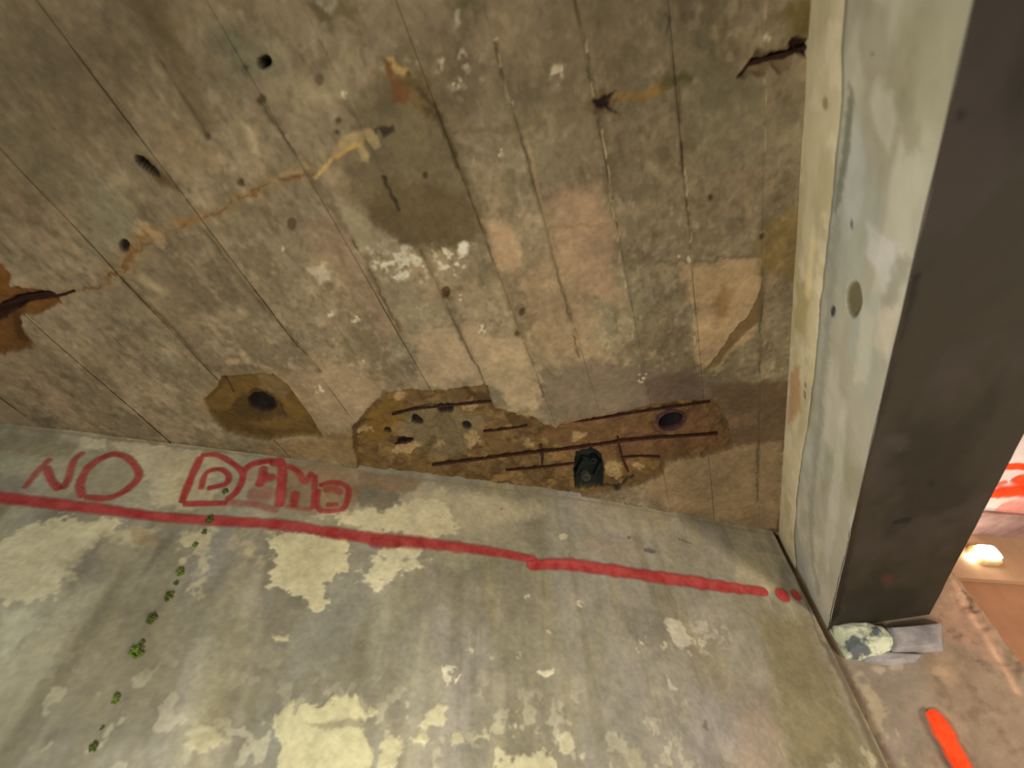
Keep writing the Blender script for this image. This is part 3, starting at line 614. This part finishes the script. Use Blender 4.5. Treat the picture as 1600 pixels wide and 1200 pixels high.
p.ell(1299, 487, 4, 9, 8, color=(44, 42, 44), k=.9, soft=.003, warp=.003)
p.ell(1325, 352, 3, 7, 0, color=(74, 72, 74), k=.85, soft=.003)
p.ell(1360, 83, 3, 3, 0, color=(96, 84, 60), k=.8, soft=.003)
p.ell(1384, 120, 22, 10, 0, color=(128, 120, 94), k=.7, soft=.012, warp=.01)
p.poly([(1400, 0), (1520, 0), (1480, 180), (1440, 230), (1430, 150), (1400, 100)], (138, 134, 108), .6, .03, .02)
p.poly([(1370, 480), (1400, 480), (1385, 560), (1360, 540)], (164, 154, 134), .7, .012, .01)
x = BX + .004 - p.h + (fbm(a * 1.0, b * 1.4, 7, 19, 3) - .5) * -.006
sf = grid_mesh('side_face', np.stack([x, a, b], 1), len(ys), len(zs), M_beam, None, p.rgba(1.75), flip=True); reparent(sf, beam)
# soffit
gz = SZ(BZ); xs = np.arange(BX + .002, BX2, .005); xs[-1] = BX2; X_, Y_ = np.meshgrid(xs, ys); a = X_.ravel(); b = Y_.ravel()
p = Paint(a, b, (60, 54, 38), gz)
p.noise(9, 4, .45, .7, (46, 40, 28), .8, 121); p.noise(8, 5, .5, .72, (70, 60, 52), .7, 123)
p.poly([(1430, 430), (1440, 430), (1380, 620), (1310, 960), (1298, 975), (1296, 960), (1400, 560)], (36, 26, 18), .8, .004, .004, h=.004)  # shadow line beside the side face, painted dark over a shallow groove
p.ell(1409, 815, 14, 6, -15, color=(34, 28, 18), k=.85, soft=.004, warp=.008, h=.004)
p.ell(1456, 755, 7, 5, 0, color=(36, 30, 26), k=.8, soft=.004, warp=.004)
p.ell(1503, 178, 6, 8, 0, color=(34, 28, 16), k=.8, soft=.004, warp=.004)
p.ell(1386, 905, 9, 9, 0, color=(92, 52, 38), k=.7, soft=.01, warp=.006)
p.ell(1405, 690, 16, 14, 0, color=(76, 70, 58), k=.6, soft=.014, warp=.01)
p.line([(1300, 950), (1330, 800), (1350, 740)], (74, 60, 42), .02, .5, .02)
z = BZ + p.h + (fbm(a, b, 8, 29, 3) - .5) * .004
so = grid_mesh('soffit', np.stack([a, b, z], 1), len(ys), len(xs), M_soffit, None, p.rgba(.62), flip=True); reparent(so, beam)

# ------------------------------------------------------------------ pier under and behind the beam end
PY = 1.88; gy = SY(PY)
xs = np.arange(.452, .925, .004); zs = np.concatenate([np.linspace(0, 1.8, 24)[:-1], np.arange(1.8, TOP + .06, .004)])
X_, Z_ = np.meshgrid(xs, zs); a = X_.ravel(); b = Z_.ravel()
p = Paint(a, b, (134, 116, 94), gy)
p.noise(9, 5, .45, .7, (118, 102, 82), .8, 131); p.noise(12, 8, .5, .72, (156, 132, 104), .7, 133); p.noise(30, 24, .55, .75, (104, 88, 68), .5, 135)
p.poly([(1300, 1020), (1440, 1020), (1450, 1200), (1400, 1230), (1330, 1080)], (128, 118, 102), .7, .02, .02)
p.poly([(1325, 1040), (1360, 1060), (1420, 1200), (1385, 1200)], (164, 150, 118), .7, .008, .02, speck=(35, .38, .55))
p.poly([(1470, 890), (1520, 900), (1580, 1040), (1500, 1010), (1450, 980)], (150, 118, 94), .7, .02, .02)
p.poly([(1480, 905), (1510, 930), (1540, 940), (1530, 960), (1490, 940)], (92, 72, 58), .75, .008, .02, speck=(30, .4, .55), h=-.006)
p.poly([(1480, 965), (1520, 1000), (1550, 1050), (1510, 1020), (1480, 990)], (104, 84, 68), .6, .012, .02, speck=(30, .4, .55), h=-.004)
p.ell(1375, 1048, 10, 5, 0, color=(172, 156, 132), k=.8, soft=.005, warp=.01); p.ell(1400, 1042, 12, 6, 0, color=(166, 150, 128), k=.7, soft=.005, warp=.01); p.ell(1465, 1050, 14, 7, 0, color=(164, 136, 106), k=.7, soft=.006, warp=.01)
p.line([(1470, 880), (1530, 980), (1590, 1080)], (186, 150, 118), .008, .6, .008, .006)
y = PY - p.h - (fbm(a, b, 9, 33, 4) - .5) * .016 - sstep(.84, .9, a) * (fbm(a, b, 25, 43, 3) - .5) * .02
nr_, nc_ = X_.shape; Pp = np.stack([a, y, b], 1); idx = np.arange(nr_ * nc_).reshape(nr_, nc_)
ring = np.concatenate([idx[0, :], idx[1:, -1], idx[-1, -2::-1], idx[-2:0:-1, 0]]); bk = Pp[ring].copy(); bk[:, 1] = PY + .42
n0 = len(Pp); k = len(ring); j = np.arange(k); extra = np.stack([ring[j], n0 + j, n0 + (j + 1) % k, ring[(j + 1) % k]], 1)
rg = p.rgba(1.2); rg = np.concatenate([rg, rg[ring]])
pier = grid_mesh('concrete_pier', np.concatenate([Pp, bk]), nr_, nc_, M_pier, None, rg, extra=extra)
structure(pier); pier['label'] = 'rough brown-grey concrete pier carrying the end of the beam'
def pier_point(x_, z_, lift):
    return np.stack([x_, np.full_like(x_, PY - .011) - lift, z_], -1)
paint_object('painted_stripe', [([(1447, 1112), (1463, 1128), (1480, 1160), (1502, 1200), (1560, 1300)], [26, 30, 26, 26, 26], 1.5)], gy, pier_point, M_orange, pier, label='bright orange spray-painted stripe')

# bearing block with mortar blob
pad = tag(empty('bearing_pad', (.62, 1.87, 2.16)), 'grey bearing block smeared with pale mortar under the beam end', 'block')
def lump(name, outline, gproj, y0, depth, mat, parent, rough=.004, dome=.5, seed=0, nr=16):
    pts = np.array([gproj(*q) for q in outline]); n = len(pts); c = pts.mean(0); V = []; Fc = []
    for r in range(nr + 1):
        t = r / nr; f_ = 1 - t
        for i in range(n):
            q = c + (pts[i] - c) * f_; q = q + (pts[i] - c) * 0
            nz = float(fbm(np.array([q[0]]), np.array([q[1]]), 40, seed, 3)[0] - .5) * 2 * rough
            V.append((q[0], y0 - depth * (1 - (1 - min(1, t * 4)) ** 2) * (dome + (1 - dome) * min(1, t * 2)) - nz * (1 if t > 0 else 0), q[1]))
    for r in range(nr):
        for i in range(n):
            j_ = (i + 1) % n; Fc.append((r * n + i, r * n + j_, (r + 1) * n + j_, (r + 1) * n + i))
    b0 = len(V)
    for i in range(n): V.append((pts[i][0], y0 + .03, pts[i][1]))
    for i in range(n):
        j_ = (i + 1) % n; Fc.append((b0 + i, b0 + j_, j_, i))
    Fc.append(tuple(range(b0, b0 + n)))
    o = pymesh(name, V, Fc, mat, None, smooth=True); reparent(o, parent); return o
def dens(pts, k=5):
    o = []
    for i in range(len(pts)):
        a_, b_ = np.array(pts[i], float), np.array(pts[(i + 1) % len(pts)], float)
        o += [tuple(a_ + (b_ - a_) * t / k) for t in range(k)]
    return o
lump('block', dens([(1380, 984), (1440, 979), (1470, 976), (1472, 1018), (1430, 1020), (1392, 1024)]), gy, PY - .012, .022, M_block, pad, .0015, .9)
lump('mortar', dens([(1294, 981), (1320, 975), (1350, 974), (1380, 982), (1398, 1002), (1398, 1014), (1376, 1030), (1345, 1032), (1322, 1030), (1310, 1010)]), gy, PY - .012, .032, M_mortar, pad, .005, .6, seed=4)
lump('mortar', dens([(1335, 1022), (1380, 1020), (1440, 1024), (1428, 1036), (1390, 1040), (1352, 1036)], 3), gy, PY - .008, .014, M_block, pad, .003, .6, seed=9)

# ------------------------------------------------------------------ next bay beyond the beam
box_far_ceiling = prism('ceiling', [(BX2 + .001, -2.5), (3.2, -2.5), (3.2, 3.9), (BX2 + .001, 3.9)], TOP, TOP + .066, M_white); structure(box_far_ceiling)
wd2 = np.array([.885, .466]); wp = np.array([1.21, 2.12]); q0 = wp - wd2 * .36; q1 = wp + wd2 * 2.3; nn = np.array([-wd2[1], wd2[0]])
def farwall(u, v):
    r = ray(u, v); k_ = (nn @ wp) / (nn @ r[:2]); return r * k_ + np.array([0, 0, EYE])
zsplit = float(farwall(1540, 905)[2])
quad = lambda o_: [tuple(q0 + nn * o_), tuple(q1 + nn * o_), tuple(q1 + nn * .3), tuple(q0 + nn * .3)]
structure(prism('wall_right', quad(.02), 0, zsplit, M_tan2))
structure(prism('trim_1', quad(0), zsplit, TOP, M_tan))
M_mauve = mat_noise('mauve_stained_concrete', (128, 100, 92), (176, 146, 136), scale=9)
structure(prism('trim_2', [tuple(q0 - nn * .13), tuple(q1 - nn * .13), tuple(q1 - nn * .001), tuple(q0 - nn * .001)], TOP - .012, TOP - .0005, M_mauve))
lp = farwall(1536, 869)
lamp = tag(empty('work_light', (lp[0] - nn[0] * .03, lp[1] - nn[1] * .03, lp[2])), 'small glowing work light on the tan wall beyond the beam', 'lamp')
def lamp_part(name, hw, hh, d0, d1, mat, du=0.0, dz=0.0, r=.01, parent=lamp):
    c = np.array([lp[0], lp[1]]) + wd2 * du; V = []; Fc = []; n = 24
    prof = [(d0, 1.0), (d0 + (d1 - d0) * .7, 1.0), (d1 - .001, .86), (d1, .6)]
    for d, s_ in prof:
        for i in range(n):
            t = 2 * math.pi * i / n; ca, sa = math.cos(t), math.sin(t)
            e = lambda x_: math.copysign(abs(x_) ** .45, x_)
            q = c + wd2 * hw * s_ * e(ca) - nn * d; V.append((q[0], q[1], lp[2] + dz + hh * s_ * e(sa)))
    for k_ in range(len(prof) - 1):
        for i in range(n): j_ = (i + 1) % n; Fc.append((k_ * n + i, k_ * n + j_, (k_ + 1) * n + j_, (k_ + 1) * n + i))
    Fc.append(tuple(range(n))); Fc.append(tuple(range((len(prof) - 1) * n, len(prof) * n)))
    o = pymesh(name, V, Fc, mat, None, smooth=False); reparent(o, parent); return o
lamp_part('housing', .052, .036, 0, .02, M_housing)
lamp_part('lens', .04, .027, .018, .036, M_glow)
lamp_part('side_lens', .018, .012, 0, .03, M_glow, du=-.068, dz=-.014)
# red sprayed scrawl on the far ceiling
def far_point(x_, y_, lift): return np.stack([x_, y_, np.full_like(x_, TOP) - lift], -1)
paint_object('painted_scrawl', [([(1560, 729), (1600, 729), (1680, 735)], 8, 1.2), ([(1545, 775), (1570, 768), (1640, 765)], 16, 1.1), ([(1585, 745), (1600, 752), (1640, 770)], 12, .9), ([(1550, 760), (1575, 752)], 8, .6), ([(1560, 790), (1640, 800)], 22, .35)], C, far_point, M_orange, box_far_ceiling, label='red sprayed scrawl on the pale ceiling')

# remaining room shell (behind and below the camera)
structure(box('floor', (-3.3, -2.7, -.1), (3.5, 4.1, 0), M_floor))
structure(box('wall_left', (-3.3, -2.7, 0), (-3.1, 1.2, TOP + .1), M_plain))
structure(box('wall_back', (-3.1, -2.7, 0), (3.4, -2.5, TOP + .1), M_plain))
structure(box('wall_side', (3.2, -2.5, 0), (3.4, 4.0, TOP + .1), M_plain))

# ------------------------------------------------------------------ exposed reinforcement
def rod(name, px, z0, rad, mat, parent=None, seed=0, z1=None, step=.004, n=8):
    pts = smooth_line([C(*q) for q in px], step); m = len(pts); V = []; Fc = []; rs = random.Random(seed)
    cx, cy = pts.mean(0); zc = z0
    tg = np.gradient(pts, axis=0); tg /= np.linalg.norm(tg, axis=1)[:, None]
    for i in range(m):
        z = z0 + ((z1 if z1 is not None else z0) - z0) * i / max(1, m - 1)
        # ribs every few millimetres plus corrosion
        for j_ in range(n):
            t = 2 * math.pi * j_ / n; r = rad * (1 + (.16 if i % 3 == 0 else 0) + rs.uniform(-.14, .14)) * (.75 if i in (0, m - 1) else 1)
            nx, ny = -tg[i][1], tg[i][0]
            V.append((pts[i][0] + nx * math.cos(t) * r - cx, pts[i][1] + ny * math.cos(t) * r - cy, z + math.sin(t) * r - zc))
    for i in range(m - 1):
        for j_ in range(n): k_ = (j_ + 1) % n; Fc.append((i * n + j_, i * n + k_, (i + 1) * n + k_, (i + 1) * n + j_))
    Fc.append(tuple(range(n))[::-1]); Fc.append(tuple(range((m - 1) * n, m * n)))
    o = pymesh(name, V, Fc, mat, None, smooth=True); o.location = (cx, cy, zc); return o
G = 'rusty reinforcing bars exposed in the long spall'
for px, z, r, lab in [
    ([(612, 651), (650, 642), (690, 638), (730, 634), (768, 630)], TOP + .009, .0036, 'rusty bar curving over the small pits at the upper left of the long spall'),
    ([(755, 678), (790, 674), (824, 669)], TOP + .010, .0036, 'short thick rusty bar in the middle of the long spall'),
    ([(876, 663), (930, 657), (980, 649), (1040, 640), (1110, 630)], TOP + .006, .0032, 'thin rusty bar along the upper edge of the long spall, above the purple socket'),
    ([(675, 729), (730, 722), (800, 713), (900, 702), (985, 690), (1060, 684), (1122, 680)], TOP + .006, .0042, 'longest rusty bar, running the whole length of the long spall'),
    ([(790, 738), (850, 733), (899, 727)], TOP + .008, .0034, 'lowest rusty bar, ending at the dark pipe box'),
    ([(972, 718), (1000, 716), (1032, 717)], TOP + .008, .0034, 'short rusty bar stub right of the dark pipe box'),
    ([(966, 686), (972, 715), (983, 742)], TOP + .012, .003, 'thin upright rusty tie bar right of the dark pipe box'),
    ([(845, 699), (848, 716), (847, 734)], TOP + .012, .003, 'thin upright rusty tie bar left of the dark pipe box'),
    ([(616, 698), (642, 693)], TOP + .012, .0034, 'tiny rusty bar end at the lower left of the long spall')]:
    tag(rod('reinforcing_bar', px, z, r, M_rust, seed=len(lab)), lab, 'rebar', G)
tag(rod('reinforcing_bar', [(1158, 116), (1170, 102), (1190, 95), (1236, 84), (1262, 75), (1284, 70)], TOP + .008, .0036, M_rust, seed=2), 'rusty bar in the jagged spall beside the top of the beam', 'rebar')
tag(rod('reinforcing_bar', [(-30, 492), (20, 472), (60, 464), (90, 462), (118, 453)], TOP + .008, .003, M_rust, seed=4, z1=TOP - .002), 'rusty bar poking out of the orange-brown spall at the left edge', 'rebar')

# ------------------------------------------------------------------ sockets and pipe
def ring_tube(name, u, v, z_lo, z_hi, ro, ri, mat, parent=None, n=28, sx=1.0, cap=True):
    x0, y0 = C(u, v); V = []; Fc = []
    prof = [(ro, z_hi), (ro * 1.0, z_lo + .001), (ro * .95, z_lo), (ri * 1.05, z_lo), (ri, z_lo + .001), (ri, z_hi)]
    for r, z in prof:
        for i in range(n): t = 2 * math.pi * i / n; V.append((r * math.cos(t) * sx, r * math.sin(t), z - TOP))
    for k_ in range(len(prof) - 1):
        for i in range(n): j_ = (i + 1) % n; Fc.append((k_ * n + i, k_ * n + j_, (k_ + 1) * n + j_, (k_ + 1) * n + i))
    if cap: Fc.append(tuple(range((len(prof) - 1) * n, len(prof) * n)))
    o = pymesh(name, V, Fc, mat, parent, smooth=True); o.location = (x0, y0, TOP) if parent is None else (0, 0, 0); return o
sk = C(1050, 661); sock = tag(empty('cast_in_socket', (sk[0], sk[1], TOP)), 'round purple-brown cast-in socket at the right end of the long spall', 'socket')
ring_tube('sleeve', 1050, 661, TOP + .006, TOP + .026, .0420, .0375, M_purple, sock, cap=False)
ring_tube('inner_tube', 1050, 661, TOP + .0262, TOP + .062, .0400, .0375, M_black, sock)  # shade deep inside the socket, given as a black colour
x0, y0 = C(920, 738)
bxo = tag(empty('pipe_box', (x0, y0, TOP)), 'dark box with an open pipe end set in the spall close to the wall', 'conduit box')
def local_box(name, cx, cy, cz, hx, hy, hz, rot, mat, parent):
    V = []; c, s_ = math.cos(rot), math.sin(rot)
    for z in (-hz, hz):
        for x, y in ((-hx, -hy), (hx, -hy), (hx, hy), (-hx, hy)): V.append((cx + x * c - y * s_, cy + x * s_ + y * c, cz + z))
    return pymesh(name, V, [(3, 2, 1, 0), (4, 5, 6, 7), (0, 1, 5, 4), (1, 2, 6, 5), (2, 3, 7, 6), (3, 0, 4, 7)], mat, parent)
rt = math.radians(30)
local_box('back_plate', 0, 0, .034, .030, .036, .003, rt, M_dark, bxo)
local_box('side_plate', -.030 * math.cos(rt), -.030 * math.sin(rt), .024, .002, .034, .012, rt, M_dark, bxo)
local_box('side_plate', .030 * math.cos(rt), .030 * math.sin(rt), .024, .002, .034, .012, rt, M_dark, bxo)
pr = ring_tube('pipe_end', 917, 750, TOP + .010, TOP + .034, .0145, .0105, mat_noise('grey_pipe', (40, 42, 32), (66, 64, 50), scale=60), bxo)
c2 = C(917, 751); pr.location = (c2[0] - x0, c2[1] - y0, 0)
c2 = C(928, 725); pr2 = ring_tube('cable_gland', 917, 750, TOP + .01, TOP + .034, .012, .006, M_dark, bxo); pr2.location = (c2[0] - x0, c2[1] - y0, 0)

# ------------------------------------------------------------------ moss clumps on the wall
rs = random.Random(11)
def clump(u, v, rpx, mat, lab):
    s, z = W(u, v); s2, z2 = W(u, v + rpx); R = abs(z2 - z) * .8; V = []; Fc = []
    t = (1 + 5 ** .5) / 2
    iv = [(-1, t, 0), (1, t, 0), (-1, -t, 0), (1, -t, 0), (0, -1, t), (0, 1, t), (0, -1, -t), (0, 1, -t), (t, 0, -1), (t, 0, 1), (-t, 0, -1), (-t, 0, 1)]
    fv = [(0, 11, 5), (0, 5, 1), (0, 1, 7), (0, 7, 10), (0, 10, 11), (1, 5, 9), (5, 11, 4), (11, 10, 2), (10, 7, 6), (7, 1, 8), (3, 9, 4), (3, 4, 2), (3, 2, 6), (3, 6, 8), (3, 8, 9), (4, 9, 5), (2, 4, 11), (6, 2, 10), (8, 6, 7), (9, 8, 1)]
    for k_ in range(34):
        a_ = rs.uniform(0, 6.283); d = R * rs.uniform(0, 1) ** .7; r = R * rs.uniform(.16, .34)
        cx, cz, cy = d * math.cos(a_) * .85, d * math.sin(a_) * 1.1, -rs.uniform(0, .25) * (R - d * .7)
        b0 = len(V)
        for q in iv:
            m = r / 1.9 * rs.uniform(.8, 1.2); V.append((cx * WT[0] + q[0] * m - cy * WN[0] * -1, cx * WT[1] + cy * WN[1] + q[1] * m, cz + q[2] * m))
        Fc += [(b0 + i, b0 + j_, b0 + l) for i, j_, l in fv]
    o = pymesh('moss_clump', V, Fc, mat, None); o.location = tuple(wall_point(np.array([s]), np.array([z]), R * .12)[0])
    tag(o, lab, 'moss', 'moss clumps down the wall')
for u, v, r, m, lab in [
    (352, 768, 5, M_mossd, 'faint moss speck touching the letter D'),
    (327, 812, 7, M_mossd, 'brown-green moss speck sitting on the red line'),
    (319, 831, 5, M_mossd, 'tiny dark moss speck just below the red line'),
    (305, 851, 5, M_moss, 'pale green moss speck, second below the red line'),
    (282, 893, 8, M_moss, 'small bright green moss clump, upper of a close pair well below the red line'),
    (275, 911, 5, M_mossd, 'tiny dark moss speck under the small bright green clump'),
    (264, 932, 9, M_mossd, 'thin smeared olive moss patch above the round dark clump'),
    (237, 967, 10, M_mossd, 'round dark green moss clump above the largest bright one'),
    (222, 1003, 5, M_mossd, 'small dark moss speck touching the top of the largest clump'),
    (214, 1018, 14, M_moss, 'largest bright green moss clump on the wall'),
    (181, 1092, 10, M_moss, 'olive green moss clump between the largest and the lowest ones'),
    (160, 1137, 5, M_mossd, 'faint moss speck just above the lowest clump'),
    (146, 1168, 10, M_mossd, 'lowest dark green moss clump near the bottom of the wall')]:
    clump(u, v, r, m, lab)
